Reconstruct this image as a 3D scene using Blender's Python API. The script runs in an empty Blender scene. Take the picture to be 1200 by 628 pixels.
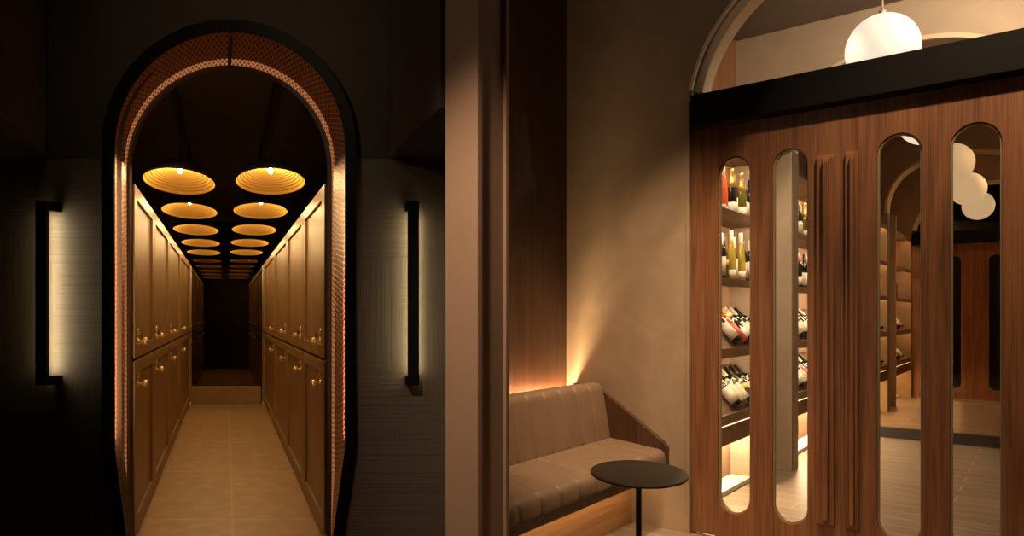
import bpy, bmesh, math, random
from mathutils import Vector, Matrix
from mathutils.geometry import tessellate_polygon
random.seed(7)
SC = bpy.context.scene
COL = SC.collection
PI = math.pi
F, CX, CY, HC = 810.0, 600.0, 369.0, 1.2       # focal length (px), horizon, eye height


def X_at(px, Y):
    return (px - CX) / F * Y


def Z_at(py, Y):
    return HC - (py - CY) / F * Y


# ------------------------------------------------------------------ frames
class Frame:
    def __init__(s, ang):
        s.a = ang; s.c = math.cos(ang); s.s = math.sin(ang)

    def w(s, v):
        return Vector((s.c * v[0] - s.s * v[1], s.s * v[0] + s.c * v[1], v[2]))

    def loc(s, X, Y):
        return (s.c * X + s.s * Y, -s.s * X + s.c * Y)


WF = Frame(0.0)                               # lobby and arch wall
RF = Frame(-math.atan2(0.611, 0.792))         # bar room: x along the doors, y into the wine room
LF = Frame(math.atan2(0.4148, 1.0))           # corridor: y along its axis

# ------------------------------------------------------------------ materials
MATS = {}


def nodes_of(name):
    m = bpy.data.materials.new(name); m.use_nodes = True
    nt = m.node_tree
    b = nt.nodes['Principled BSDF']
    MATS[name] = m
    return m, nt, b


def N(nt, t, **kw):
    n = nt.nodes.new(t)
    for k, v in kw.items():
        setattr(n, k, v)
    return n


def simple(name, col, rough=.5, metal=0., emit=None, estr=0., var=0., scale=6., bump=0., coat=0., spec=None):
    m, nt, b = nodes_of(name)
    b.inputs['Base Color'].default_value = (*col, 1)
    b.inputs['Roughness'].default_value = rough
    b.inputs['Metallic'].default_value = metal
    b.inputs['Coat Weight'].default_value = coat
    if spec is not None:
        b.inputs['Specular IOR Level'].default_value = spec
    if emit:
        b.inputs['Emission Color'].default_value = (*emit, 1)
        b.inputs['Emission Strength'].default_value = estr
    tc = N(nt, 'ShaderNodeTexCoord')
    nz = N(nt, 'ShaderNodeTexNoise'); nz.inputs['Scale'].default_value = scale
    nz.inputs['Detail'].default_value = 6
    nt.links.new(tc.outputs['Object'], nz.inputs['Vector'])
    if var:
        mx = N(nt, 'ShaderNodeMix', data_type='RGBA')
        mx.inputs[6].default_value = (*[c * (1 - var) for c in col], 1)
        mx.inputs[7].default_value = (*[min(1, c * (1 + var)) for c in col], 1)
        rp = N(nt, 'ShaderNodeMapRange')
        rp.inputs[1].default_value = .3; rp.inputs[2].default_value = .7
        nt.links.new(nz.outputs['Fac'], rp.inputs[0])
        nt.links.new(rp.outputs[0], mx.inputs[0])
        nt.links.new(mx.outputs[2], b.inputs['Base Color'])
    if bump:
        bp = N(nt, 'ShaderNodeBump'); bp.inputs['Strength'].default_value = bump
        bp.inputs['Distance'].default_value = .01
        nt.links.new(nz.outputs['Fac'], bp.inputs['Height'])
        nt.links.new(bp.outputs[0], b.inputs['Normal'])
    return m


def wood(name, dark, light, rough=.4, axis=2, scale=1., bump=.08, fine=1.0):
    m, nt, b = nodes_of(name)
    tc = N(nt, 'ShaderNodeTexCoord')
    mp = N(nt, 'ShaderNodeMapping')
    sc = [14 * scale] * 3; sc[axis] = .8 * scale
    mp.inputs['Scale'].default_value = sc
    nt.links.new(tc.outputs['Object'], mp.inputs['Vector'])
    n1 = N(nt, 'ShaderNodeTexNoise'); n1.inputs['Scale'].default_value = 1.0
    n1.inputs['Detail'].default_value = 5; n1.inputs['Distortion'].default_value = 1.2
    nt.links.new(mp.outputs[0], n1.inputs['Vector'])
    mp2 = N(nt, 'ShaderNodeMapping')
    s2 = [170 * scale * fine] * 3; s2[axis] = 3 * scale
    mp2.inputs['Scale'].default_value = s2
    nt.links.new(tc.outputs['Object'], mp2.inputs['Vector'])
    n2 = N(nt, 'ShaderNodeTexNoise'); n2.inputs['Scale'].default_value = 1.0
    n2.inputs['Detail'].default_value = 3
    nt.links.new(mp2.outputs[0], n2.inputs['Vector'])
    ad = N(nt, 'ShaderNodeMath', operation='MULTIPLY_ADD')
    ad.inputs[1].default_value = .55
    nt.links.new(n2.outputs['Fac'], ad.inputs[0])
    ml = N(nt, 'ShaderNodeMath', operation='MULTIPLY'); ml.inputs[1].default_value = .55
    nt.links.new(n1.outputs['Fac'], ml.inputs[0])
    nt.links.new(ml.outputs[0], ad.inputs[2])
    rp = N(nt, 'ShaderNodeValToRGB')
    rp.color_ramp.elements[0].position = .38; rp.color_ramp.elements[0].color = (*dark, 1)
    rp.color_ramp.elements[1].position = .68; rp.color_ramp.elements[1].color = (*light, 1)
    nt.links.new(ad.outputs[0], rp.inputs[0])
    nt.links.new(rp.outputs[0], b.inputs['Base Color'])
    b.inputs['Roughness'].default_value = rough
    bp = N(nt, 'ShaderNodeBump'); bp.inputs['Strength'].default_value = bump
    bp.inputs['Distance'].default_value = .004
    nt.links.new(ad.outputs[0], bp.inputs['Height'])
    nt.links.new(bp.outputs[0], b.inputs['Normal'])
    return m


def plaster(name, col, var=.16, scale=2.2, bump=.12):
    m, nt, b = nodes_of(name)
    tc = N(nt, 'ShaderNodeTexCoord')
    n1 = N(nt, 'ShaderNodeTexNoise'); n1.inputs['Scale'].default_value = scale
    n1.inputs['Detail'].default_value = 8; n1.inputs['Roughness'].default_value = .62
    n1.inputs['Distortion'].default_value = 1.5
    nt.links.new(tc.outputs['Object'], n1.inputs['Vector'])
    rp = N(nt, 'ShaderNodeValToRGB')
    rp.color_ramp.elements[0].position = .3
    rp.color_ramp.elements[0].color = (*[c * (1 - var) for c in col], 1)
    rp.color_ramp.elements[1].position = .72
    rp.color_ramp.elements[1].color = (*[c * (1 + var) for c in col], 1)
    nt.links.new(n1.outputs['Fac'], rp.inputs[0])
    nt.links.new(rp.outputs[0], b.inputs['Base Color'])
    b.inputs['Roughness'].default_value = .75
    bp = N(nt, 'ShaderNodeBump'); bp.inputs['Strength'].default_value = bump
    bp.inputs['Distance'].default_value = .01
    nt.links.new(n1.outputs['Fac'], bp.inputs['Height'])
    nt.links.new(bp.outputs[0], b.inputs['Normal'])
    return m


def hatched_wall(name, col):
    """dark wall covering with patches of fine horizontal and vertical scratches"""
    m, nt, b = nodes_of(name)
    tc = N(nt, 'ShaderNodeTexCoord')

    def lines(sc):
        mp = N(nt, 'ShaderNodeMapping'); mp.inputs['Scale'].default_value = sc
        nt.links.new(tc.outputs['Object'], mp.inputs['Vector'])
        n = N(nt, 'ShaderNodeTexNoise'); n.inputs['Scale'].default_value = 1; n.inputs['Detail'].default_value = 4
        n.inputs['Roughness'].default_value = .7
        nt.links.new(mp.outputs[0], n.inputs['Vector'])
        r = N(nt, 'ShaderNodeMapRange'); r.inputs[1].default_value = .42; r.inputs[2].default_value = .56
        nt.links.new(n.outputs['Fac'], r.inputs[0])
        return r.outputs[0]
    h = lines((1.3, 1.3, 120.0)); v = lines((120.0, 120.0, 1.1))
    vo = N(nt, 'ShaderNodeTexVoronoi', distance='CHEBYCHEV'); vo.inputs['Scale'].default_value = 3.2
    nt.links.new(tc.outputs['Object'], vo.inputs['Vector'])
    sx = N(nt, 'ShaderNodeSeparateColor')
    nt.links.new(vo.outputs['Color'], sx.inputs[0])
    mx = N(nt, 'ShaderNodeMix', data_type='FLOAT')
    st = N(nt, 'ShaderNodeMath', operation='GREATER_THAN'); st.inputs[1].default_value = .5
    nt.links.new(sx.outputs[0], st.inputs[0])
    nt.links.new(st.outputs[0], mx.inputs[0])
    nt.links.new(h, mx.inputs[2]); nt.links.new(v, mx.inputs[3])
    cm = N(nt, 'ShaderNodeMix', data_type='RGBA')
    cm.inputs[6].default_value = (*[c * .80 for c in col], 1); cm.inputs[7].default_value = (*col, 1)
    nt.links.new(mx.outputs[0], cm.inputs[0])
    nt.links.new(cm.outputs[2], b.inputs['Base Color'])
    b.inputs['Roughness'].default_value = .6
    bp = N(nt, 'ShaderNodeBump'); bp.inputs['Strength'].default_value = .22
    bp.inputs['Distance'].default_value = .006
    nt.links.new(mx.outputs[0], bp.inputs['Height'])
    nt.links.new(bp.outputs[0], b.inputs['Normal'])
    return m


def brick_floor(name, c1, c2, mortar, w, h, msize, offset, rough, skew=0., shift=(0, 0), grain=None):
    m, nt, b = nodes_of(name)
    tc = N(nt, 'ShaderNodeTexCoord')
    sp = N(nt, 'ShaderNodeSeparateXYZ'); nt.links.new(tc.outputs['Object'], sp.inputs[0])
    ad = N(nt, 'ShaderNodeMath', operation='MULTIPLY_ADD'); ad.inputs[1].default_value = skew
    nt.links.new(sp.outputs[1], ad.inputs[0]); nt.links.new(sp.outputs[0], ad.inputs[2])
    cb = N(nt, 'ShaderNodeCombineXYZ')
    nt.links.new(ad.outputs[0], cb.inputs[0]); nt.links.new(sp.outputs[1], cb.inputs[1])
    va = N(nt, 'ShaderNodeVectorMath', operation='ADD')
    va.inputs[1].default_value = (shift[0], shift[1], 0)
    nt.links.new(cb.outputs[0], va.inputs[0])
    br = N(nt, 'ShaderNodeTexBrick')
    br.offset = offset; br.inputs['Scale'].default_value = 1
    br.inputs['Brick Width'].default_value = w; br.inputs['Row Height'].default_value = h
    br.inputs['Mortar Size'].default_value = msize; br.inputs['Mortar Smooth'].default_value = .2
    br.inputs['Color1'].default_value = (*c1, 1); br.inputs['Color2'].default_value = (*c2, 1)
    br.inputs['Mortar'].default_value = (*mortar, 1)
    nt.links.new(va.outputs[0], br.inputs['Vector'])
    mp = N(nt, 'ShaderNodeMapping'); mp.inputs['Scale'].default_value = grain or (5, 5, 5)
    nt.links.new(tc.outputs['Object'], mp.inputs['Vector'])
    nz = N(nt, 'ShaderNodeTexNoise'); nz.inputs['Scale'].default_value = 1; nz.inputs['Detail'].default_value = 7
    nt.links.new(mp.outputs[0], nz.inputs['Vector'])
    mr = N(nt, 'ShaderNodeMapRange'); mr.inputs[1].default_value = .25; mr.inputs[2].default_value = .75
    mr.inputs[3].default_value = .82; mr.inputs[4].default_value = 1.16
    nt.links.new(nz.outputs['Fac'], mr.inputs[0])
    mx = N(nt, 'ShaderNodeVectorMath', operation='SCALE')
    nt.links.new(br.outputs['Color'], mx.inputs[0]); nt.links.new(mr.outputs[0], mx.inputs['Scale'])
    nt.links.new(mx.outputs[0], b.inputs['Base Color'])
    b.inputs['Roughness'].default_value = rough
    bp = N(nt, 'ShaderNodeBump'); bp.inputs['Strength'].default_value = .25; bp.invert = True
    bp.inputs['Distance'].default_value = .004
    nt.links.new(br.outputs['Fac'], bp.inputs['Height'])
    nt.links.new(bp.outputs[0], b.inputs['Normal'])
    return m


def expanded_metal(name, col, cell=.024, rough=.45, hole=.12, emit=0., ecol=(1, .45, .2)):
    """diamond lattice on UVs given in metres"""
    m, nt, b = nodes_of(name)
    uv = N(nt, 'ShaderNodeUVMap')
    sp = N(nt, 'ShaderNodeSeparateXYZ'); nt.links.new(uv.outputs[0], sp.inputs[0])

    def M(op, a, bb):
        n = N(nt, 'ShaderNodeMath', operation=op)
        for i, q in enumerate((a, bb)):
            if q is None:
                continue
            if isinstance(q, (int, float)):
                n.inputs[i].default_value = q
            else:
                nt.links.new(q, n.inputs[i])
        return n.outputs[0]
    u = M('MULTIPLY', sp.outputs[0], PI / cell); v = M('MULTIPLY', sp.outputs[1], PI / (cell * 3.2))
    s1 = M('ABSOLUTE', M('SINE', M('ADD', u, v), None), None)
    s2 = M('ABSOLUTE', M('SINE', M('SUBTRACT', u, v), None), None)
    d = M('MINIMUM', s1, s2)
    mr = N(nt, 'ShaderNodeMapRange'); mr.inputs[1].default_value = .25; mr.inputs[2].default_value = .6
    nt.links.new(d, mr.inputs[0])
    cm = N(nt, 'ShaderNodeMix', data_type='RGBA')
    cm.inputs[6].default_value = (*col, 1); cm.inputs[7].default_value = (*[c * hole for c in col], 1)
    nt.links.new(mr.outputs[0], cm.inputs[0])
    nt.links.new(cm.outputs[2], b.inputs['Base Color'])
    b.inputs['Roughness'].default_value = rough; b.inputs['Metallic'].default_value = .25
    bp = N(nt, 'ShaderNodeBump'); bp.invert = True; bp.inputs['Strength'].default_value = .4
    bp.inputs['Distance'].default_value = .004
    nt.links.new(mr.outputs[0], bp.inputs['Height']); nt.links.new(bp.outputs[0], b.inputs['Normal'])
    if emit:
        b.inputs['Emission Color'].default_value = (*ecol, 1)
        em = N(nt, 'ShaderNodeMapRange'); em.inputs[3].default_value = emit; em.inputs[4].default_value = emit * .25
        nt.links.new(mr.outputs[0], em.inputs[0])
        nt.links.new(em.outputs[0], b.inputs['Emission Strength'])
    return m


def see_through(name, tint, gloss=.06):
    m, nt, b = nodes_of(name)
    nt.nodes.remove(b)
    out = [n for n in nt.nodes if n.type == 'OUTPUT_MATERIAL'][0]
    tr = N(nt, 'ShaderNodeBsdfTransparent'); tr.inputs[0].default_value = (*tint, 1)
    gl = N(nt, 'ShaderNodeBsdfGlossy'); gl.inputs['Roughness'].default_value = .02
    gl.inputs[0].default_value = (1, 1, 1, 1)
    fr = N(nt, 'ShaderNodeFresnel'); fr.inputs[0].default_value = 1.35
    mlt = N(nt, 'ShaderNodeMath', operation='MULTIPLY'); mlt.inputs[1].default_value = gloss * 10
    nt.links.new(fr.outputs[0], mlt.inputs[0])
    mx = N(nt, 'ShaderNodeMixShader')
    nt.links.new(mlt.outputs[0], mx.inputs[0])
    nt.links.new(tr.outputs[0], mx.inputs[1]); nt.links.new(gl.outputs[0], mx.inputs[2])
    nt.links.new(mx.outputs[0], out.inputs[0])
    return m


def mirror_mat(name, tint):
    m, nt, b = nodes_of(name)
    b.inputs['Base Color'].default_value = (*tint, 1)
    b.inputs['Metallic'].default_value = 1; b.inputs['Roughness'].default_value = 0.0
    return m


def leather(name, col):
    m, nt, b = nodes_of(name)
    tc = N(nt, 'ShaderNodeTexCoord')
    vo = N(nt, 'ShaderNodeTexVoronoi'); vo.inputs['Scale'].default_value = 260
    nz = N(nt, 'ShaderNodeTexNoise'); nz.inputs['Scale'].default_value = 9; nz.inputs['Detail'].default_value = 5
    for q in (vo, nz):
        nt.links.new(tc.outputs['Object'], q.inputs['Vector'])
    mx = N(nt, 'ShaderNodeMix', data_type='RGBA')
    mx.inputs[6].default_value = (*[c * .85 for c in col], 1); mx.inputs[7].default_value = (*[c * 1.15 for c in col], 1)
    nt.links.new(nz.outputs['Fac'], mx.inputs[0]); nt.links.new(mx.outputs[2], b.inputs['Base Color'])
    b.inputs['Roughness'].default_value = .55
    bp = N(nt, 'ShaderNodeBump'); bp.inputs['Strength'].default_value = .12; bp.inputs['Distance'].default_value = .002
    nt.links.new(vo.outputs['Distance'], bp.inputs['Height']); nt.links.new(bp.outputs[0], b.inputs['Normal'])
    return m


M = MATS
# left picture
hatched_wall('hatched_wall', (.135, .105, .075))
plaster('dark_plaster', (.058, .043, .031), bump=.05)
simple('black_metal', (.007, .006, .006), .5, 0, spec=.12)
simple('black_paint', (.016, .013, .011), .6)
simple('brown_paint', (.045, .030, .020), .55, var=.1)
expanded_metal('copper_mesh', (.66, .30, .18), cell=.024, hole=.22)
expanded_metal('painted_glow_mesh', (.60, .28, .16), cell=.022, hole=.2, emit=.40, ecol=(1, .36, .13))  # glow put into the mesh material; the band itself is no lamp
simple('copper_edge', (.50, .24, .13), .35, .6)
wood('locker_wood', (.20, .115, .042), (.30, .185, .075), .42, 2, .5, .04)
simple('locker_dark', (.02, .016, .012), .5)
simple('brass', (.92, .66, .26), .30, .6)
simple('keyhole', (.008, .006, .005), .6)
brick_floor('corridor_tile', (.40, .27, .145), (.37, .25, .135), (.46, .32, .18), .9, 1.24, .011, 0, .45,
            skew=.4148, shift=(-.04 + .9, .90), grain=(9, 9, 9))
simple('plinth_stone', (.30, .20, .10), .5, var=.12, scale=8)
see_through('dark_glass', (.32, .285, .225), .04)
simple('shade_gold', (.95, .60, .15), .34, .62)
simple('shade_black', (.02, .017, .014), .5)
simple('bulb_glow', (1, .9, .7), .3, emit=(1, .86, .62), estr=40)
simple('sconce_glow', (1, .95, .8), .4, emit=(1, .82, .50), estr=14.0)
simple('sconce_dim', (1, .95, .8), .4, emit=(1, .76, .40), estr=4)
simple('corridor_ceiling', (.045, .036, .028), .7)
# right picture
plaster('pier_plaster', (.47, .31, .21), .05, 3.0, .03)
plaster('pier_frame', (.30, .23, .175), .05, 3.0, .03)
plaster('brown_plaster', (.36, .255, .165), .14)
plaster('beige_plaster', (.50, .40, .30), .10)
plaster('pale_trim', (.84, .66, .46), .05, 4, .03)
simple('grey_ceiling', (.25, .23, .215), .8, var=.06)
wood('door_wood', (.115, .045, .020), (.30, .125, .055), .38, 2, 1.0, .08)
wood('dark_wood', (.075, .033, .016), (.165, .075, .036), .42, 2, 1.0, .08)
wood('alcove_wood', (.046, .020, .010), (.110, .050, .023), .42, 2, 1.0, .08)
wood('wall_wood', (.19, .085, .038), (.34, .16, .075), .45, 2, 1.0, .08)
wood('shelf_wood', (.13, .075, .045), (.22, .135, .085), .45, 1, 1.0, .05)
wood('niche_wood', (.42, .27, .17), (.52, .35, .235), .5, 2, .6, .03)
wood('bench_wood', (.17, .075, .034), (.33, .155, .075), .38, 1, 1.0, .06)
wood('bench_base_wood', (.30, .15, .065), (.47, .26, .12), .42, 1, 1.0, .06)
leather('tan_leather', (.215, .138, .088))
simple('table_black', (.015, .011, .008), .5, .1, spec=.3)
brick_floor('plank_floor', (.27, .205, .15), (.215, .16, .115), (.46, .37, .28), 1.25, .165, .005, .37, .38,
            grain=(2, 22, 5))
simple('globe_glass', (.5, .45, .38), .6, emit=(1, .86, .66), estr=.88)
simple('jamb_shade', (.17, .125, .085), .5)  # darker than the plaster: shade on the pier side put into colour
simple('globe_rod', (.55, .45, .33), .4, .3)
simple('led_warm', (1, .9, .7), .4, emit=(1, .64, .32), estr=17)
simple('led_back', (1, .9, .7), .4, emit=(1, .68, .36), estr=180)
simple('led_floor', (1, .9, .7), .4, emit=(1, .72, .42), estr=90)
simple('led_shelf', (1, .92, .8), .4, emit=(1, .74, .46), estr=75)
simple('ledge_white', (.80, .72, .60), .5)
see_through('slot_glass', (.97, .96, .93), .035)
simple('slot_edge', (.40, .30, .20), .35, .5)
mirror_mat('bronze_mirror', (.60, .46, .31))
simple('lobby_dark', (.06, .05, .042), .8)
# bottles
simple('glass_black', (.012, .012, .008), .12, coat=.6)
simple('glass_olive', (.10, .085, .012), .14, coat=.6)
simple('glass_yellow', (.42, .33, .06), .14, coat=.6)
simple('glass_pink', (.72, .13, .06), .14, coat=.6)
simple('glass_red', (.45, .05, .03), .16, coat=.6)
simple('foil_gold', (.72, .50, .14), .35, .7)
simple('foil_black', (.02, .018, .018), .35)
simple('foil_white', (.80, .72, .60), .4)
simple('foil_red', (.55, .05, .03), .35)
simple('foil_pink', (.80, .26, .17), .35)
simple('paper_white', (.66, .60, .52), .6, var=.05, scale=60)
simple('paper_cream', (.78, .66, .45), .6, var=.06, scale=60)
simple('paper_yellow', (.72, .55, .14), .6, var=.1, scale=60)
simple('paper_red', (.55, .10, .06), .6, var=.1, scale=60)


# ------------------------------------------------------------------ mesh builder
class MB:
    def __init__(s):
        s.v = []; s.f = []; s.sm = []; s.uv = {}

    def add(s, vs, fs, smooth=False, uvs=None):
        o = len(s.v)
        s.v += [Vector(q) for q in vs]
        for i, f in enumerate(fs):
            s.f.append([o + k for k in f]); s.sm.append(smooth)
            if uvs:
                s.uv[len(s.f) - 1] = uvs[i]
        return s

    def box(s, a, b):
        x0, y0, z0 = a; x1, y1, z1 = b
        vs = [(x0, y0, z0), (x1, y0, z0), (x1, y1, z0), (x0, y1, z0), (x0, y0, z1), (x1, y0, z1), (x1, y1, z1), (x0, y1, z1)]
        fs = [(0, 3, 2, 1), (4, 5, 6, 7), (0, 1, 5, 4), (1, 2, 6, 5), (2, 3, 7, 6), (3, 0, 4, 7)]
        return s.add(vs, fs)

    def prism(s, loops, d0, d1, mp=lambda u, v, d: (u, d, v)):
        """loops: outer + holes in (u,v); extruded from d0 to d1; mp maps (u,v,d) to the frame"""
        flat = [q for l in loops for q in l]
        tri = tessellate_polygon([[Vector((u, v, 0)) for u, v in l] for l in loops])
        n = len(flat)
        vs = [mp(u, v, d0) for u, v in flat] + [mp(u, v, d1) for u, v in flat]
        fs = [tuple(t) for t in tri] + [tuple(n + k for k in reversed(t)) for t in tri]
        o = 0
        for l in loops:
            k = len(l)
            for i in range(k):
                a, b = o + i, o + (i + 1) % k
                fs.append((a, b, n + b, n + a))
            o += k
        return s.add(vs, fs)

    def lathe(s, prof, seg=24, c=(0, 0, 0), sx=1., sy=1., smooth=True, arc=None, M4=None):
        vs = []; fs = []
        a0, a1 = arc or (0, 2 * PI)
        full = arc is None
        cnt = seg if full else seg + 1
        for r, z in prof:
            for i in range(cnt):
                a = a0 + (a1 - a0) * i / seg
                q = Vector((r * math.cos(a) * sx, r * math.sin(a) * sy, z))
                if M4:
                    q = M4 @ q
                vs.append(q + Vector(c))
        for j in range(len(prof) - 1):
            for i in range(seg):
                k = (i + 1) % cnt
                fs.append((j * cnt + i, j * cnt + k, (j + 1) * cnt + k, (j + 1) * cnt + i))
        return s.add(vs, fs, smooth)

    def tube(s, pts, r, seg=10):
        pts = [Vector(q) for q in pts]
        vs = []; fs = []
        for i, q in enumerate(pts):
            d = (pts[min(i + 1, len(pts) - 1)] - pts[max(i - 1, 0)]).normalized()
            up = Vector((0, 0, 1)) if abs(d.z) < .9 else Vector((1, 0, 0))
            a = d.cross(up).normalized(); b = d.cross(a)
            for k in range(seg):
                t = 2 * PI * k / seg
                vs.append(q + a * r * math.cos(t) + b * r * math.sin(t))
        for i in range(len(pts) - 1):
            for k in range(seg):
                fs.append((i * seg + k, i * seg + (k + 1) % seg, (i + 1) * seg + (k + 1) % seg, (i + 1) * seg + k))
        fs.append(tuple(range(seg))); fs.append(tuple(range((len(pts) - 1) * seg, len(pts) * seg)))
        return s.add(vs, fs, True)

    def build(s, name, mat, parent=None, origin=None, frame=None, bevel=0., seg=2, flat_angle=True):
        org = Vector(origin) if origin is not None else (parent['_o'] if False else Vector((0, 0, 0)))
        if parent is not None and origin is None:
            org = ORG[parent.name]
        me = bpy.data.meshes.new(name)
        me.from_pydata([v - org for v in s.v], [], s.f)
        me.polygons.foreach_set('use_smooth', s.sm)
        if s.uv:
            ul = me.uv_layers.new(name='UVMap')
            for pi, p in enumerate(me.polygons):
                if pi in s.uv:
                    for li, u in zip(p.loop_indices, s.uv[pi]):
                        ul.data[li].uv = u
        bm = bmesh.new(); bm.from_mesh(me)
        if not s.uv:
            bmesh.ops.remove_doubles(bm, verts=bm.verts, dist=1e-6)
        bmesh.ops.recalc_face_normals(bm, faces=bm.faces)
        bm.to_mesh(me); bm.free()
        me.materials.append(M[mat])
        o = bpy.data.objects.new(name, me); COL.objects.link(o)
        ORG[o.name] = org
        if parent is not None:
            o.parent = parent
            o.location = org - ORG[parent.name]
        elif frame is not None:
            o.location = frame.w(org); o.rotation_euler = (0, 0, frame.a)
        if bevel:
            b = o.modifiers.new('Bevel', 'BEVEL'); b.width = bevel; b.segments = seg
            b.limit_method = 'ANGLE'; b.angle_limit = math.radians(40)
        return o


ORG = {}


def thing(name, label, cat, frame, origin, group=None):
    o = bpy.data.objects.new(name, None); COL.objects.link(o)
    o.location = frame.w(Vector(origin)); o.rotation_euler = (0, 0, frame.a)
    o.empty_display_size = .1
    ORG[o.name] = Vector(origin)
    return tag(o, label, cat, group)


def tag(o, label=None, cat=None, group=None, kind=None):
    if label: o['label'] = label
    if cat: o['category'] = cat
    if group: o['group'] = group
    if kind: o['kind'] = kind
    return o


def struct(mb, name, mat, frame, origin=(0, 0, 0), label=None, cat=None, **kw):
    o = mb.build(name, mat, None, origin, frame, **kw)
    return tag(o, label, cat, None, 'structure')


def children(o):
    return [c for c in COL.objects if c.parent == o]


def copy_tree(o, parent=None):
    c = o.copy(); COL.objects.link(c); ORG[c.name] = ORG.get(o.name, Vector((0, 0, 0)))
    if parent is not None:
        c.parent = parent
    for ch in children(o):
        copy_tree(ch, c)
    return c


def ordinal(i):
    return ['first', 'second', 'third', 'fourth', 'fifth', 'sixth', 'seventh', 'eighth', 'ninth', 'tenth'][i]


def light(name, kind, loc, energy, col=(1, .75, .48), size=.05, spot=None, blend=.5, target=None, sizey=None):
    d = bpy.data.lights.new(name, kind)
    d.energy = energy; d.color = col
    if kind == 'AREA':
        d.size = size
        if sizey:
            d.shape = 'RECTANGLE'; d.size_y = sizey
    else:
        d.shadow_soft_size = size
    if kind == 'SPOT':
        d.spot_size = math.radians(spot); d.spot_blend = blend
    o = bpy.data.objects.new(name, d); COL.objects.link(o)
    o.location = loc
    if target is not None:
        o.rotation_euler = (Vector(target) - Vector(loc)).to_track_quat('-Z', 'Y').to_euler()
    return o


# ================================================================== LEFT: arch wall, portal, corridor
YW, YF, YB = 3.14, 3.10, 3.52       # wall face, front of portal frame, back edge of portal reveal
Hl = 2.80


def outline(Y, xl, xr, ycen, ybend, ytip, xtl, xtr, n=40, zfloor=0.):
    """left foot -> arch -> right foot, in world X,Z at depth Y from photo measurements"""
    r = (xr - xl) / 2; cx = (xl + xr) / 2
    pts = []
    yfl = CY + (HC - zfloor) / Y * F
    t = (yfl - ybend) / (ytip - ybend)
    pts.append((xl + (xtl - xl) * t, yfl)); pts.append((xl, ybend)); pts.append((xl, ycen + 120)); pts.append((xl, ycen + 50))
    for i in range(n + 1):
        a = PI - PI * i / n
        pts.append((cx + r * math.cos(a), ycen - r * math.sin(a)))
    pts.append((xr, ycen + 50)); pts.append((xr, ycen + 120)); pts.append((xr, ybend)); pts.append((xr + (xtr - xr) * t, yfl))
    return [(X_at(x, Y), Z_at(y, Y)) for x, y in pts]


out_f = outline(YF, 118.5, 417.5, 172, 522, 628, 134, 402)
in_f = outline(YF, 133, 404, 172, 527, 628, 146.5, 390)
in_b0 = outline(YB, 149, 388.5, 197, 560, 640, 149.4, 388)
# upper and lower wall with the arch-shaped opening
mid_f = outline(YF, 125, 411, 172, 524, 628, 140, 396)
xL, xR = -2.75, X_at(521.5, YW) - .0
zt = Z_at(185, YW)
hole = [(x, z) for x, z in mid_f]


def wall_x_at(z, side):
    pts = hole if side > 0 else hole
    half = pts[:len(pts) // 2] if side < 0 else pts[len(pts) // 2:]
    best = None
    for (x0, z0), (x1, z1) in zip(half[:-1], half[1:]):
        if min(z0, z1) <= z <= max(z0, z1) and abs(z1 - z0) > 1e-6:
            best = x0 + (x1 - x0) * (z - z0) / (z1 - z0)
    return best


lx, rx = wall_x_at(zt, -1), wall_x_at(zt, 1)
left_pts = [p for p in hole[:len(hole) // 2] if p[1] < zt]
right_pts = [p for p in hole[len(hole) // 2:] if p[1] < zt]
arch_pts = [p for p in hole if p[1] >= zt]
mb = MB()
mb.prism([[(xL, 0)] + left_pts + [(lx, zt), (xL, zt)]], YW, YW + .08)
struct(mb, 'wall_left', 'hatched_wall', WF)
mb = MB()
mb.prism([[(xR, 0), (xR, zt), (rx, zt)] + right_pts], YW, YW + .08)
struct(mb, 'wall_middle', 'hatched_wall', WF)
mb = MB()
mb.prism([[(xL, zt), (lx, zt)] + arch_pts + [(rx, zt), (xR, zt), (xR, Hl), (xL, Hl)]], YW - .006, YW + .08)
struct(mb, 'wall_upper', 'dark_plaster', WF)
# dropped soffits left and right of the arch
mb = MB(); mb.prism([[(X_at(58, YW), YW - .008), (-1.40, 1.45), (-2.74, 1.45), (-2.74, YW - .008)]], zt, Hl, lambda u, v, d: (u, v, d))
struct(mb, 'trim_1', 'dark_plaster', WF)
mb = MB(); mb.prism([[(X_at(455, YW), YW - .008), (-.245, 2.37), (-.205, 2.43), (-.315, YW - .008)]], zt, Hl, lambda u, v, d: (u, v, d))
struct(mb, 'trim_2', 'dark_plaster', WF)
mb = MB().box((-2.83, -1.6, Hl), (-.12, YW + .08, Hl + .08)); struct(mb, 'ceiling_lobby', 'lobby_dark', WF)
mb = MB().box((-2.83, -1.6, 0), (-2.75, YW, Hl)); struct(mb, 'wall_lobby_left', 'lobby_dark', WF)
mb = MB().box((-2.83, -1.6, -.06), (.6, YW + .02, -.006)); struct(mb, 'floor_lobby', 'lobby_dark', WF)

# portal
portal = thing('arched_portal', 'black framed arched portal lined with copper mesh around the corridor entrance', 'archway', WF,
               ((out_f[0][0] + out_f[-1][0]) / 2, YF, 0))
mb = MB(); mb.prism([out_f + in_f[::-1]], YF, YF + .014)
mb.build('frame', 'black_metal', portal, bevel=.002)


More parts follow.
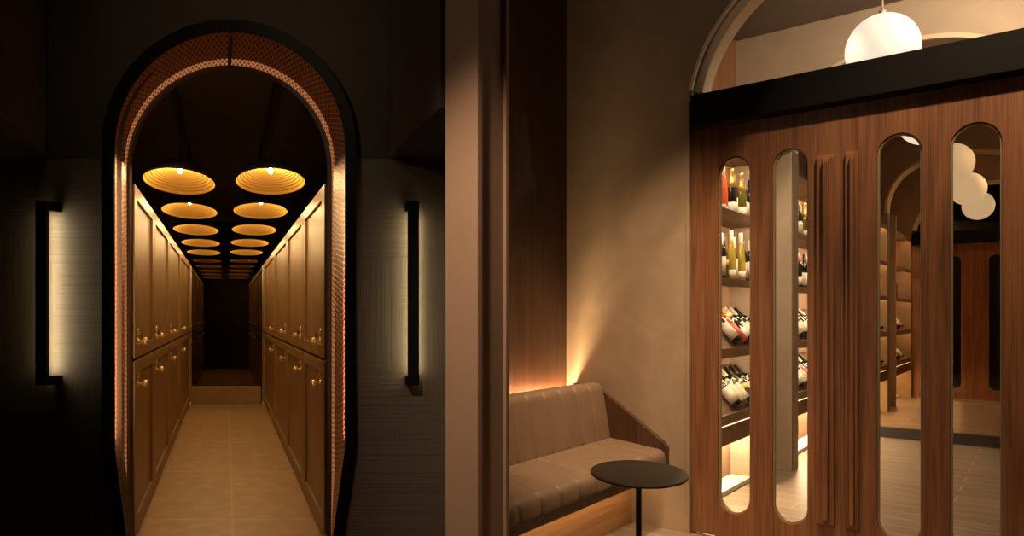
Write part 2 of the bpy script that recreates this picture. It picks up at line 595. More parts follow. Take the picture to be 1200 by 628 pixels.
def loft(A, YA, B, YB_, t0, t1, inset=0.):
    vs = []; fs = []; uvs = []
    ln = 0; L = [0]
    for (x0, z0), (x1, z1) in zip(A[:-1], A[1:]):
        ln += math.hypot(x1 - x0, z1 - z0); L.append(ln)
    for (xa, za), (xb, zb) in zip(A, B):
        for t in (t0, t1):
            vs.append((xa + (xb - xa) * t, YA + (YB_ - YA) * t, za + (zb - za) * t))
    for i in range(len(A) - 1):
        fs.append((2 * i, 2 * i + 1, 2 * i + 3, 2 * i + 2))
        D = (YB_ - YA)
        uvs.append([(L[i], t0 * D), (L[i], t1 * D), (L[i + 1], t1 * D), (L[i + 1], t0 * D)])
    m = MB(); m.add(vs, fs, True, uvs)
    return m


def densify(P, n=4):
    out = []
    for a, b in zip(P[:-1], P[1:]):
        k = n if math.hypot(b[0] - a[0], b[1] - a[1]) > .3 else 1
        for i in range(k):
            out.append((a[0] + (b[0] - a[0]) * i / k, a[1] + (b[1] - a[1]) * i / k))
    return out + [P[-1]]


A_, B_ = in_f, in_b0
rev = loft(A_, YF + .008, B_, YB, 0, .76).build('mesh_lining', 'copper_mesh', portal)
band = loft(A_, YF + .008, B_, YB, .765, .985).build('rear_mesh_band', 'painted_glow_mesh', portal)
band['label'] = 'brighter strip of copper mesh with a glow put into its material'
# bronze edge at the back of the reveal
in_b1 = [(x + (-.4148) * .03, z) for x, z in B_]
shr = [((x - X_at(268.7, YB)) * .965 + X_at(268.7, YB), z if z < 1.2 else 1.2 + (z - 1.2) * .985) for x, z in B_]
mb = MB(); mb.prism([B_ + shr[::-1]], YB - .012, YB + .012)
mb.build('rear_edge', 'brown_paint', portal)
# rib across the crown
mi = len(A_) // 2
xc = A_[mi][0]
mb = MB()
za, zb = A_[mi][1], B_[mi][1]
xb_ = B_[mi][0]
w = .009
mb.add([(xc - w, YF + .02, za - .012), (xc + w, YF + .02, za - .012), (xb_ + w, YB, zb - .012), (xb_ - w, YB, zb - .012),
        (xc - w, YF + .02, za + .01), (xc + w, YF + .02, za + .01), (xb_ + w, YB, zb + .01), (xb_ - w, YB, zb + .01)],
       [(0, 1, 2, 3), (4, 5, 6, 7), (0, 1, 5, 4), (1, 2, 6, 5), (2, 3, 7, 6), (3, 0, 4, 7)])
mb.build('crown_rib', 'brown_paint', portal)

# sconces
def sconce(px0, px1, side, label):
    Yb = YW - .075
    x0, x1 = X_at(px0, Yb), X_at(px1, Yb)
    z0, z1 = Z_at(452, Yb), Z_at(235, Yb)
    xm = (x0 + x1) / 2
    s = thing('wall_sconce', label, 'wall light', WF, (xm, YW, z0), 'bar wall lights beside the arch')
    MB().box((x0, Yb, z0), (x1, Yb + .02, z1)).build('bar', 'black_metal', s, bevel=.002)
    inner = x1 if side > 0 else x0
    outer = x0 if side > 0 else x1
    far = inner + side * .022
    for zz in (z0, z1 - .04):
        m = MB()
        pts = [(xm - side * .02, Yb + .02), (inner, Yb + .02), (far, YW), (far - side * .03, YW)]
        m.prism([pts], zz, zz + .04, lambda u, v, d: (u, v, d)); m.build('bracket', 'black_metal', s)
    # wedge-shaped reflector behind the bar; the broad lit face looks at the wall and towards the arch
    ax = outer + side * .010
    m = MB(); m.prism([[(outer, Yb + .02), (inner, Yb + .02), (ax, Yb + .045)]], z0 + .042, z1 - .042, lambda u, v, d: (u, v, d))
    m.build('reflector', 'black_metal', s)
    for e, mt in ((inner, 'sconce_glow'), (outer, 'sconce_dim')):
        k = 1 if (e > ax) else -1
        q0 = (e + (ax - e) * .15 + k * .0008, Yb + .02 + .025 * .15 + .0008); q1 = (e + (ax - e) * .95 + k * .0008, Yb + .02 + .025 * .95 + .0008)
        m = MB(); m.add([(q0[0], q0[1], z0 + .05), (q1[0], q1[1], z0 + .05), (q1[0], q1[1], z1 - .05), (q0[0], q0[1], z1 - .05)], [(0, 1, 2, 3)])
        m.build('light_strip', mt, s)
    return s


sconce(41, 54, 1, 'slim black vertical bar light left of the arch, glowing on its right')
sconce(477.5, 490.5, -1, 'slim black vertical bar light right of the arch, glowing on its left')

# ---- corridor
UL, UR = -.434, .475
HCOR = 2.5


def a_of(u, Y):
    return (Y - u * LF.s) / LF.c


YS = [3.58, 4.58, 5.80, 7.27, 9.30]
YM = [9.36, 11.33, 12.80, 14.02, 15.0]
lamp_z = 1.972
lamp_Y = [4.03 + 1.13 * k for k in range(5)]
lamp_Ym = [9.88 + 1.10 * k for k in range(5)]
floor_poly = [(-.4148 * y + dx * 1.0, y) for y, dx in ((3.14, -.95), (3.14, 1.0), (9.34, 1.0), (9.34, -.95))]
mb = MB(); mb.prism([floor_poly], -.05, .0, lambda u, v, d: (u, v, d)); struct(mb, 'floor_corridor', 'corridor_tile', WF)
fp2 = [(-.4148 * y + dx, y) for y, dx in ((9.34, -.95), (9.34, 1.0), (15.4, 1.0), (15.4, -.95))]
mb = MB(); mb.prism([fp2], -.05, .0, lambda u, v, d: (u, v, d)); struct(mb, 'floor_corridor_far', 'corridor_tile', WF)
cp = [(-.4148 * y + dx, y) for y, dx in ((3.23, -1.0), (3.23, 1.05), (15.4, 1.05), (15.4, -1.0))]
mb = MB(); mb.prism([cp], HCOR, HCOR + .06, lambda u, v, d: (u, v, d)); struct(mb, 'ceiling_corridor', 'corridor_ceiling', WF)
mb = MB().box((UL - .54, a_of(UL, 3.75), 0), (UL - .46, a_of(UL, 15.4), HCOR)); struct(mb, 'wall_corridor_left', 'corridor_ceiling', LF)
mb = MB().box((UR + .46, a_of(UR, 3.5), 0), (UR + .54, a_of(UR, 15.4), HCOR)); struct(mb, 'wall_corridor_right', 'corridor_ceiling', LF)
mb = MB().box((-.4148 * 15.4 - 1.1, 15.4, 0), (-.4148 * 15.4 + 1.1, 15.46, HCOR)); struct(mb, 'wall_corridor_end', 'locker_dark', WF)
# ceiling rails
for i, u in enumerate((-.275, .275)):
    m = MB().box((u - .02, a_of(u, 3.75), HCOR - .03), (u + .02, a_of(u, 15.2), HCOR))
    struct(m, 'trim_%d' % (3 + i), 'black_metal', LF)


def locker(side, Y0, Y1, label, group):
    u = UL if side < 0 else UR
    n = 1 if side < 0 else -1          # direction the doors face
    a0, a1 = a_of(u, Y0), a_of(u, Y1)
    t = thing('locker', label, 'locker', LF, (u, (a0 + a1) / 2, 0), group)
    top = 1.884

    def ub(p, q):
        return sorted((u + p, u + q))
    x0, x1 = ub(-n * .42, -n * .03)
    MB().box((x0, a0 + .003, 0), (x1, a1 - .003, top)).build('carcass', 'locker_dark', t)
    for lo, hi, up in ((.06, .955, False), (.975, top - .004, True)):
        st, rl = .11, .065
        A0, A1 = a0 + .006, a1 - .006
        m = MB()
        d0, d1 = -n * .028, 0
        m.prism([[(A0, lo), (A1, lo), (A1, hi), (A0, hi)],
                 [(A0 + st, lo + rl), (A0 + st, hi - rl), (A1 - st, hi - rl), (A1 - st, lo + rl)]], d0, d1,
                lambda q, z, d: (u + d, q, z))
        y0, y1 = ub(-n * .027, -n * .014)
        m.box((y0, A0 + st - .003, lo + rl - .003), (y1, A1 - st + .003, hi - rl + .003))
        d = m.build('door', 'locker_wood', t)
        ak = a0 + .24
        zk = 1.055 if up else .822
        R = Matrix.Rotation(PI / 2 * n, 4, 'Y')
        m = MB(); m.lathe([(0, 0), (.020, 0), (.020, .006), (.007, .008), (.007, .022), (.018, .027), (.023, .038), (.018, .050), (0, .055)], 14,
                          (u - n * .013, ak, zk), M4=R)
        m.build('knob', 'brass', d)
        m = MB(); m.lathe([(0, 0), (.021, 0), (.021, .007), (.014, .012), (.012, .004), (0, .004)], 14, (u - n * .013, ak, zk + .050), M4=R)
        m.build('lock_ring', 'brass', d)
        zs = (1.075 if up else .90)
        m = MB(); y0, y1 = ub(-n * .0145, -n * .010)
        pts = []
        for k in range(20):
            q = 2 * PI * k / 20
            pts.append((ak + .24 + .035 * math.cos(q), zs + .022 * math.sin(q)))
        m.prism([pts], y0, y1, lambda q, z, dd: (dd, q, z)); m.build('vent_slot', 'keyhole', d)
    x0, x1 = ub(-n * .03, -n * .012)
    MB().box((x0, a0 + .003, 0), (x1, a1 - .003, .055)).build('kick_board', 'locker_wood', t)
    return t


side_w = {-1: 'left', 1: 'right'}
pos_w = ['nearest the arch', 'second from the arch', 'third from the arch', 'against the dark glass']
posm_w = ['first behind the dark glass', 'second behind the dark glass', 'third behind the dark glass', 'farthest behind the dark glass']
for sd in (-1, 1):
    for k in range(4):
        locker(sd, YS[k], YS[k + 1], 'brown two-door locker with brass knobs on the %s, %s' % (side_w[sd], pos_w[k]),
               'lit lockers along the corridor')
for sd in (-1, 1):  # lockers added behind the glass in place of a mirror reflection
    for k in range(4):
        locker(sd, YM[k], YM[k + 1], 'locker copy standing for a reflection on the %s, %s' % (side_w[sd], posm_w[k]), 'locker copies behind the glass standing for reflections')

# end plinth, and dark glass standing in for a mirror
ye = 9.30
xw0, xw1 = -.4148 * ye - .52, -.4148 * ye + .56
pl = MB().box((-.4148 * ye - .455, ye - .02, 0), (-.4148 * ye + .485, ye + .04, .247)).build('low_plinth', 'plinth_stone', None,
        (-.4148 * ye, ye, 0), WF, bevel=.004)
tag(pl, 'low brown stone plinth across the end of the corridor floor', 'plinth')
gl = thing('glass_panel', 'tall dark tinted glass panel standing in for a mirror at the corridor end', 'glass panel', WF, (-.4148 * ye, ye, .247))
MB().box((-.4148 * ye - .45, ye - .006, .25), (-.4148 * ye + .495, ye + .006, HCOR - .04)).build('pane', 'dark_glass', gl)
MB().box((-.4148 * ye - .45, ye - .012, .247), (-.4148 * ye + .495, ye + .012, .262)).build('bottom_rail', 'black_metal', gl)

# pendant lamps
def pendant_proto():
    t = thing('pendant_lamp', 'x', 'pendant lamp', LF, (0, 0, 0), 'golden pendants')
    E = 2.3
    prof = []
    R = .188; H = .10
    inn = []
    nr = 13
    for i in range(nr + 1):
        f = i / nr
        r = R * (1 - f) + .016 * f
        z = H * (1 - (r / R) ** 2) ** .8 if r < R else 0
        inn.append((r, z))
        if i < nr:
            f2 = (i + .5) / nr
            r2 = R * (1 - f2) + .016 * f2
            inn.append((r2, H * (1 - (r2 / R) ** 2) ** .8 + .0045))
    m = MB(); m.lathe(inn, 72, sy=E)
    m.sm = [False] * len(m.f); m.build('shade_lining', 'shade_gold', t)
    outp = [(R, -.002), (R + .004, .0), (R * .9, H * .45), (R * .6, H * .85), (R * .2, H + .012), (.02, H + .03), (.0, H + .03)]
    m = MB(); m.lathe([(R - .001, 0)] + outp, 48, sy=E)
    m.build('shade', 'shade_black', t)
    m = MB(); m.lathe([(0, -.016), (.010, -.012), (.014, 0), (.010, .012), (0, .016)], 12, (0, 0, H - .032)); m.build('bulb', 'bulb_glow', t)
    m = MB(); m.tube([(0, 0, H + .02), (0, 0, HCOR - lamp_z - .03)], .005, 8); m.build('rod', 'shade_black', t)
    return t


proto = pendant_proto()
first = True
LAMPS = []
for far, Ys in ((False, lamp_Y), (True, lamp_Ym)):
    for k, Y in enumerate(Ys):
        for sd in (-1, 1):
            o = proto if first else copy_tree(proto)
            first = False
            X = -.4148 * Y + sd * .264
            o.location = (X, Y, lamp_z); o.rotation_euler = (0, 0, LF.a)
            if far:  # copies added behind the glass in place of mirrored pendants
                o['label'] = 'golden pendant copy standing for a reflection, %s row, %s back from the dark glass' % (side_w[sd], ordinal(k))
                o['group'] = 'pendant copies behind the glass standing for reflections'
            else:
                o['label'] = 'glowing golden dome pendant in the %s row, %s back from the arch' % (side_w[sd], ordinal(k))
                o['group'] = 'bright pendants in the corridor'
            light('pendant_light', 'POINT', (X, Y, lamp_z + .035), 6.5, (1, .65, .28), .02)
            # light on the upper locker faces

# ================================================================== pier and partition between the two rooms
mb = MB()
mb.prism([[(-1.642, 1.752), (-1.495, 1.752), (-1.495, 1.775), (-1.508, 1.775), (-1.508, 1.905), (-1.495, 1.905), (-1.495, 1.923), (-1.60, 1.923)]],
         0, 3.5, lambda u, v, d: (u, v, d))
struct(mb, 'wall_pier', 'pier_plaster', RF, label='pale pinkish plaster pier between the corridor lobby and the bench alcove', cat='pier')
mb = MB()
mb.prism([[(-.135, 2.44), (-.085, 2.47), (-.235, 3.58), (-.30, 3.52), (-.298, 3.13), (-.18, 2.44)]], 0, 3.5, lambda u, v, d: (u, v, d))
struct(mb, 'wall_partition', 'dark_plaster', WF)

# ================================================================== RIGHT: alcove, doors, wine room
ND, NC, NCb, NM = 3.62, 5.50, 5.67, 7.62     # door plane, cross wall front/back, mirror
PL, PWALL, PBENCH, PB = -1.544, -1.99, -2.35, -1.83
PCEN, AR, ZS = -.782, .762, 2.28
HR = 3.4
# plank floor
mb = MB().box((-2.40, -1.6, -.05), (1.35, 8.2, 0)); struct(mb, 'floor', 'plank_floor', RF)
# wood panelled wall behind bench
mb = MB(); mb.prism([[(PBENCH, ND + .12), (PBENCH - .05, ND + .12), (PBENCH - .05, 2.62), (PBENCH, 2.66)]], 0, HR, lambda u, v, d: (u, v, d))
struct(mb, 'wall_bench', 'alcove_wood', RF)


def semi(pc, r, zs, n=48, a=None, b=None, ex=2.0):
    pts = []
    for i in range(n + 1):
        t = PI - PI * i / n
        c, s = math.cos(t), math.sin(t)
        if a:
            x = a * math.copysign(abs(c) ** (2 / ex), c); z = b * abs(s) ** (2 / ex)
        else:
            x, z = r * c, r * s
        pts.append((pc + x, zs + z))
    return pts


# front plaster wall with round-arched opening
XT = .36


def wide(r):
    p = semi(PCEN, r, ZS)
    k = len(p) // 2 + 1
    return p[:k] + [(q[0] + XT, q[1]) for q in p[k - 1:]]


arch = [(PCEN - AR, 0)] + wide(AR) + [(PCEN + AR + XT, 0)]
mb = MB(); mb.prism([[(PBENCH, 0)] + arch + [(1.3, 0), (1.3, 3.5), (PBENCH, 3.5)]], ND - .02, ND + .12)
struct(mb, 'wall_front', 'brown_plaster', RF)
# arch trim
ai = [(PCEN - AR + .045, 0)] + wide(AR - .045) + [(PCEN + XT + AR - .045, 0)]
ao = [(PCEN - AR - .014, 0)] + wide(AR + .014) + [(PCEN + XT + AR + .014, 0)]
am = [(PCEN - AR + .001, 0)] + wide(AR - .001) + [(PCEN + XT + AR - .001, 0)]
zt0 = 2.385
cut = lambda P: [(P[1][0], zt0)] + P[2:-2] + [(P[-2][0], zt0)]
sel = lambda P: [q for q in P if q[1] > zt0]
mb = MB(); mb.prism([sel(ao) + sel(am)[::-1]], ND - .035, ND - .018)
mb.prism([sel(am) + sel(ai)[::-1]], ND + .01, ND + .115)
struct(mb, 'trim_5', 'pale_trim', RF)
mb = MB().box((PCEN - AR - .014, ND - .030, 0), (PCEN - AR + .002, ND - .018, zt0)); struct(mb, 'trim_6', 'brown_plaster', RF)
# black transom beam
mb = MB().box((PCEN - AR + .026, ND - .075, 2.215), (PCEN + AR + XT, ND + .11, 2.385)).box((PCEN - AR + .002, ND - .012, 2.215), (PCEN - AR + .026, ND + .11, 2.385))
struct(mb, 'trim_7', 'black_metal', RF, bevel=.003, label='wide black transom beam over the wooden doors', cat='beam')


def capsule(s0, s1, z0, z1, n=18, g=0.):
    s0 -= g; s1 += g; z0 -= g; z1 += g
    r = (s1 - s0) / 2; c = (s0 + s1) / 2
    pts = []
    for i in range(n + 1):
        t = PI * i / n
        pts.append((c + r * math.cos(t), z1 - r + r * math.sin(t)))
    for i in range(n + 1):
        t = PI + PI * i / n
        pts.append((c + r * math.cos(t), z0 + r + r * math.sin(t)))
    return pts


def leaf(idx, s0, s1, slots, hs, label):
    p0, p1 = PL + s0, PL + s1
    n0, n1 = ND - .005, ND + .045
    zb, ztop = .012, 2.21
    loops = [[(p0, zb), (p1, zb), (p1, ztop), (p0, ztop)]]
    for a, b in slots:
        loops.append(capsule(PL + a, PL + b, .145, 2.04)[::-1])
    m = MB(); m.prism(loops, n0, n1)
    d = struct(m, 'door_%d' % idx, 'door_wood', RF, ((p0 + p1) / 2, n0, 0), label=label, cat='door')
    for a, b in slots:
        c = capsule(PL + a, PL + b, .145, 2.04, g=-.007)
        m = MB(); m.prism([c], n0 + .022, n0 + .028); m.build('glass_pane', 'slot_glass', d)
        m = MB(); m.prism([capsule(PL + a, PL + b, .145, 2.04, g=-.0005), capsule(PL + a, PL + b, .145, 2.04, g=-.008)[::-1]], n0 + .012, n0 + .038)
        m.build('slot_rim', 'slot_edge', d)
    # tall fluted pull with sloping top
    h0, h1 = PL + hs[0], PL + hs[1]
    w = h1 - h0
    for q0, q1, dep in ((0, .42, .020), (.42, .72, .045), (.72, 1.0, .024)):
        m = MB()
        a, b = h0 + w * q0, h0 + w * q1
        tp = 1.985
        vs = []
        m.add([(a, n0, .16), (b, n0, .16), (b, n0 - dep, .16 + dep), (a, n0 - dep, .16 + dep), (a, n0, tp), (b, n0, tp), (b, n0 - dep, tp - dep), (a, n0 - dep, tp - dep)],
              [(0, 3, 2, 1), (4, 5, 6, 7), (0, 1, 5, 4), (1, 2, 6, 5), (2, 3, 7, 6), (3, 0, 4, 7)])
        m.build('pull_handle', 'door_wood', d, bevel=.002)
    return d


leaf(1, .004, .760, [(.152, .326), (.437, .613)], (.655, .735), 'dark walnut left door leaf with two tall capsule windows showing wine shelves')
leaf(2, .764, 1.520, [(.918, 1.102), (1.210, 1.399)], (.785, .842), 'dark walnut right door leaf with two tall capsule windows showing globes')

mb = MB().box((PL + 1.524, ND - .005, .012), (PL + 1.524 + XT, ND + .045, 2.21)); struct(mb, 'trim_10', 'door_wood', RF)
# wine room walls
mb = MB().box((PWALL - .08, ND + .12, 0), (PWALL, NM + .1, HR)); struct(mb, 'wall_wine_left', 'niche_wood', RF)
mb = MB().box((.44, ND + .12, 0), (.52, NM + .1, HR)); struct(mb, 'wall_wine_right', 'beige_plaster', RF)
cross = [(PL, 0)] + semi(PCEN, 0, 2.45, a=-PL + PCEN, b=.64, ex=2.4) + [(2 * PCEN - PL, 0)]
mb = MB(); mb.prism([[(PWALL, 0)] + cross + [(.44, 0), (.44, HR), (PWALL, HR)]], NC, NCb)
struct(mb, 'wall_cross', 'beige_plaster', RF)
ci = [(PL + .05, 0)] + semi(PCEN, 0, 2.45, a=-PL + PCEN - .05, b=.59, ex=2.4) + [(2 * PCEN - PL - .05, 0)]
co = [(PL, 0)] + semi(PCEN, 0, 2.45, a=-PL + PCEN, b=.64, ex=2.4) + [(2 * PCEN - PL, 0)]
s2 = lambda P: [q for q in P if q[1] > 2.2]
ot = [(PL - .03, 0)] + semi(PCEN, 0, 2.45, a=-PL + PCEN + .03, b=.67, ex=2.4) + [(2 * PCEN - PL + .03, 0)]
mb = MB(); mb.prism([s2(ot) + s2(co)[::-1]], NC - .025, NC)
mb.prism([s2(ot) + s2(co)[::-1]], NCb, NCb + .02)
struct(mb, 'trim_8', 'pale_trim', RF)
mb = MB().box((PL + .0005, NC + .03, 0), (PL + .008, NCb + .004, 2.46)); struct(mb, 'trim_11', 'jamb_shade', RF)  # thin added panel that paints shade onto the pier's inner face
mb = MB().box((PWALL - .08, ND + .12, HR), (.52, NM + .1, HR + .06)); struct(mb, 'ceiling', 'grey_ceiling', RF)
mb = MB().box((PWALL, NM + .012, 0), (.44, NM + .1, HR)); struct(mb, 'wall_back', 'dark_wood', RF)
mb = MB().box((PWALL + .001, ND + .121, 2.42), (PWALL + .02, NC, HR)); struct(mb, 'trim_9', 'wall_wood', RF)
mir = thing('wall_mirror', 'bronze tinted mirror across the far wall of the wine room', 'mirror', RF, (PCEN, NM, 0))
MB().box((PWALL + .45, NM, .10), (.43, NM + .01, 3.3)).build('mirror_glass', 'bronze_mirror', mir)
MB().box((PWALL + .45, NM - .03, .001), (.43, NM + .01, .10)).build('black_base', 'black_paint', mir)
# lobby shell on the right
mb = MB().box((-2.4, -1.6, 3.5), (1.38, ND + .12, 3.58)); struct(mb, 'ceiling_bar', 'lobby_dark', RF)
mb = MB().box((1.3, -1.6, 0), (1.38, ND, 3.5)); struct(mb, 'wall_right', 'lobby_dark', RF)
mb = MB().box((-2.4, -1.68, 0), (1.38, -1.6, 3.5)); struct(mb, 'wall_behind', 'lobby_dark', RF)

# wine racks
def rack(n0, n1, label, end):
    t = thing('wine_rack', label, 'wine rack', RF, (PB, (n0 + n1) / 2, 0))
    fr = PL
    for zz in (2.30, 1.852, 1.425):
        m = MB().box((PB, n0, zz - .02), (fr - .016, n1, zz))
        m.box((fr - .016, n0, zz - .045), (fr, n1, zz))
        o = m.build('shelf', 'shelf_wood', t)
        MB().box((fr - .036, n0 + .02, zz - .0255), (fr - .022, n1 - .02, zz - .0205)).build('front_light_strip', 'led_shelf', o)
    for zz in (.995, .585):
        m = MB()
        # sloping display: low at the lip, high at the wall
        pts = [(fr, zz - .06), (fr, zz), (fr - .022, zz), (fr - .022, zz - .025), (PB, zz + .26), (PB, zz + .225), (fr - .045, zz - .035), (fr - .016, zz - .035), (fr - .016, zz - .06)]
        m.prism([pts], n0, n1, lambda u, v, d: (u, d, v))
        o = m.build('sloped_shelf', 'shelf_wood', t)
        MB().box((fr - .034, n0 + .02, zz - .0405), (fr - .022, n1 - .02, zz - .0355)).build('front_light_strip', 'led_shelf', o)
    o = MB().box((PB, n0, .40), (fr - .004, n1, .515)).build('drawer_base', 'dark_wood', t, bevel=.002)
    MB().box((PB + .06, n0 + .02, .393), (PB + .10, n1 - .02, .3995)).build('under_light_strip', 'led_floor', o)
    MB().box((PB, n0, .001), (PB + .15, n1, .035)).build('floor_ledge', 'ledge_white', t, bevel=.004)
    MB().box((PB - .02, n0, .001), (PB, n1, HR - .9)).build('back_panel', 'niche_wood', t)
    if end:
        MB().box((PB - .02, n1, .001), (fr, n1 + .03, HR - .9)).build('side_panel', 'beige_plaster', t)
    return t


rack(ND + .14, 5.0, 'lit built-in wine rack seen through the left door windows, in front of the pier', True)
rack(NCb + .002, NM - .03, 'lit built-in wine rack behind the plaster pier, next to the mirror', False)

# ---- bottles
def body_prof(kind):
    if kind == 'bordeaux':
        return [(0, 0), (.034, 0), (.037, .006), (.037, .185), (.034, .205), (.020, .222), (.0145, .235), (.0140, .300), (0, .302)]
    if kind == 'burgundy':
        return [(0, 0), (.038, 0), (.041, .006), (.041, .140), (.036, .175), (.022, .215), (.0150, .245), (.0142, .298), (0, .300)]
    if kind == 'sparkling':
        return [(0, 0), (.039, 0), (.043, .006), (.043, .150), (.037, .195), (.022, .240), (.0165, .260), (.0165, .300), (.019, .305), (.018, .318), (0, .320)]
    if kind == 'tall':
        return [(0, 0), (.033, 0), (.036, .006), (.036, .160), (.030, .205), (.019, .255), (.0142, .285), (.0138, .335), (0, .337)]


def bottle(kind, glass, foil, paper, lab=(.05, .13), foil_h=.075):
    t = thing('wine_bottle', 'x', 'wine bottle', RF, (0, 0, 0), 'x')
    pr = [(r * .9, z) for r, z in body_prof(kind)]
    m = MB(); m.lathe(pr, 20); m.build('bottle_glass', glass, t)
    top = pr[-1][1]
    z0 = top - foil_h

    def rad(z):
        for (r0, a), (r1, b) in zip(pr[:-1], pr[1:]):
            if a <= z <= b and b > a:
                return r0 + (r1 - r0) * (z - a) / (b - a)
        return .014
    zs = [z0] + [b for _, b in pr if z0 < b < top - .003]
    m = MB(); m.lathe([(rad(z0), z0 - .0005)] + [(rad(z) + .0012, z) for z in zs] + [(rad(top - .003) + .0012, top + .001), (0, top + .0015)], 20)
    m.build('foil_cap', foil, t)
    R = pr[2][0] + .0008
    m = MB(); m.lathe([(R - .0012, lab[0]), (R, lab[0]), (R, lab[1]), (R - .0012, lab[1])], 16, arc=(-PI * .75, PI * .75))
    m.build('paper_label', paper, t)
    return t


PROTO = {
    'pink': (bottle('tall', 'glass_pink', 'foil_pink', 'paper_white', (.03, .06), .10), 'pink rosé bottle with pink foil'),
    'gold': (bottle('sparkling', 'glass_black', 'foil_gold', 'paper_white', (.02, .095), .125), 'dark sparkling wine bottle with gold foil neck'),
    'olivegold': (bottle('sparkling', 'glass_olive', 'foil_gold', 'paper_white', (.02, .085), .125), 'olive sparkling wine bottle with gold foil neck'),
    'dark': (bottle('bordeaux', 'glass_black', 'foil_black', 'paper_white', (.03, .14)), 'black bottle with dark foil and white label'),
    'darkwhite': (bottle('bordeaux', 'glass_black', 'foil_white', 'paper_white', (.03, .15)), 'black bottle with white cap and white label'),
    'olive': (bottle('burgundy', 'glass_olive', 'foil_black', 'paper_yellow', (.10, .135)), 'olive green bottle with dark cap and yellow label'),
    'yellow': (bottle('tall', 'glass_yellow', 'foil_white', 'paper_white', (.02, .075)), 'yellow white-wine bottle with pale cap'),
    'creamy': (bottle('bordeaux', 'glass_olive', 'foil_white', 'paper_cream', (.02, .155)), 'olive bottle with white cap and big cream label'),
    'redcap': (bottle('bordeaux', 'glass_black', 'foil_red', 'paper_white', (.03, .10)), 'black bottle with red cap'),
    'red': (bottle('bordeaux', 'glass_red', 'foil_gold', 'paper_red', (.03, .14)), 'red bottle with gold foil and red label'),
}
USED = {}


def put_bottle(key, p, n, z, where, group, lean=0.):
    src, desc = PROTO[key]
    o = src if key not in USED else copy_tree(src)
    USED[key] = 1
    o.location = RF.w(Vector((p, n, z)))
    spin = -2.3
    Mx = Matrix.Rotation(RF.a, 4, 'Z') @ Matrix.Rotation(-lean, 4, 'Y') @ Matrix.Rotation(spin if not lean else 0., 4, 'Z')
    o.rotation_euler = Mx.to_euler()
    o['label'] = desc + ', ' + where
    o['group'] = group
    return o


short_word = {0: 'top %s shelf', 1: 'second %s shelf', 2: 'upper %s slope', 3: 'lower %s slope'}
shelf_word = {0: 'top shelf', 1: 'second shelf', 2: 'upper sloped shelf', 3: 'lower sloped shelf'}
rows1 = [
    (0, 1.852, 4.36, .092, ['pink', 'pink', 'gold', 'dark', 'olivegold', 'dark', 'dark']),
    (1, 1.425, 4.36, .092, ['darkwhite', 'olive', 'yellow', 'creamy', 'yellow', 'dark', 'darkwhite']),
    (2, .995, 4.40, .10, ['darkwhite', 'red', 'gold', 'darkwhite', 'darkwhite', 'dark']),
    (3, .585, 4.40, .10, ['dark', 'creamy', 'darkwhite', 'olive', 'dark', 'dark']),
]
rows2 = [
    (0, 1.852, 5.92, .10, ['dark', 'dark', 'dark', 'dark', 'olivegold', 'dark', 'gold']),
    (1, 1.425, 5.92, .10, ['yellow', 'dark', 'redcap', 'dark', 'dark', 'redcap', 'yellow']),
    (2, .995, 5.92, .10, ['dark', 'darkwhite', 'darkwhite', 'dark', 'darkwhite', 'dark', 'darkwhite']),
    (3, .585, 5.92, .10, ['dark', 'darkwhite', 'darkwhite', 'red', 'dark', 'darkwhite', 'dark']),
]
LEAN = math.radians(47)
for rows, rk, gname in ((rows1, 'front', 'front rack'), (rows2, 'rear', 'rear rack')):
    for si, z, n0, dn, keys in rows:
        for i, key in enumerate(keys):
            where = '%s on the %s' % (ordinal(i), short_word[si] % rk)
            g = 'wine bottles on the %s of the %s' % (shelf_word[si], gname)
            if si < 2:
                put_bottle(key, -1.66 - .02 * (i % 2), n0 + dn * i, z + .0005, where, g)
            else:
                r = .043
                # bottle lies on the slope with its base at the lip
                sl = math.atan2(.285, PL - PB - .022)
                ax = Vector((-math.cos(sl), 0, math.sin(sl))); nn = Vector((math.sin(sl), 0, math.cos(sl)))
                base = Vector((PL - .022, 0, z - .025)) + ax * .036 + nn * .044
                put_bottle(key, base.x, n0 + dn * i, base.z, where, g, lean=PI / 2 - sl)

# globes
def globe(n, z, label, hgt):
    t = thing('globe_pendant', label, 'pendant lamp', RF, (PCEN, n, z), 'white globe pendants')
    m = MB(); R = .207
    m.lathe([(R * math.sin(PI * i / 24), -R * math.cos(PI * i / 24)) for i in range(25)], 40, (PCEN, n, z)); m.build('globe', 'globe_glass', t)
    m = MB(); m.lathe([(0, .0), (.022, 0), (.022, .03), (.008, .035), (0, .035)], 16, (PCEN, n, z + R - .004)); m.build('cap', 'globe_rod', t)
    m = MB(); m.tube([(PCEN, n, z + R + .02), (PCEN, n, hgt)], .007, 10); m.build('rod', 'globe_rod', t)
    m = MB(); m.lathe([(0, 0), (.05, 0), (.05, .02), (0, .02)], 20, (PCEN, n, hgt - .02)); m.build('ceiling_rose', 'globe_rod', t)
    return t


ZG = 2.81
globe(4.69, ZG, 'white glass globe pendant showing above the black transom beam', HR)
globe(6.58, ZG, 'white glass globe pendant behind the pier, hidden mostly by the beam', HR)
globe(2.98, ZG, 'white glass globe pendant hanging in front of the wooden doors', 3.5)

# ---- bench
P0, P1 = PBENCH, -1.70
bench = thing('banquette_bench', 'tan leather banquette with channelled back and seat, beside the round black table', 'bench', RF, (-2.0, 3.1, 0))


def nend(p):     # mitred near end, follows the partition
    return 2.16 + (p - P1) / (PBENCH - P1) * (2.80 - 2.16)


NE = ND - .022


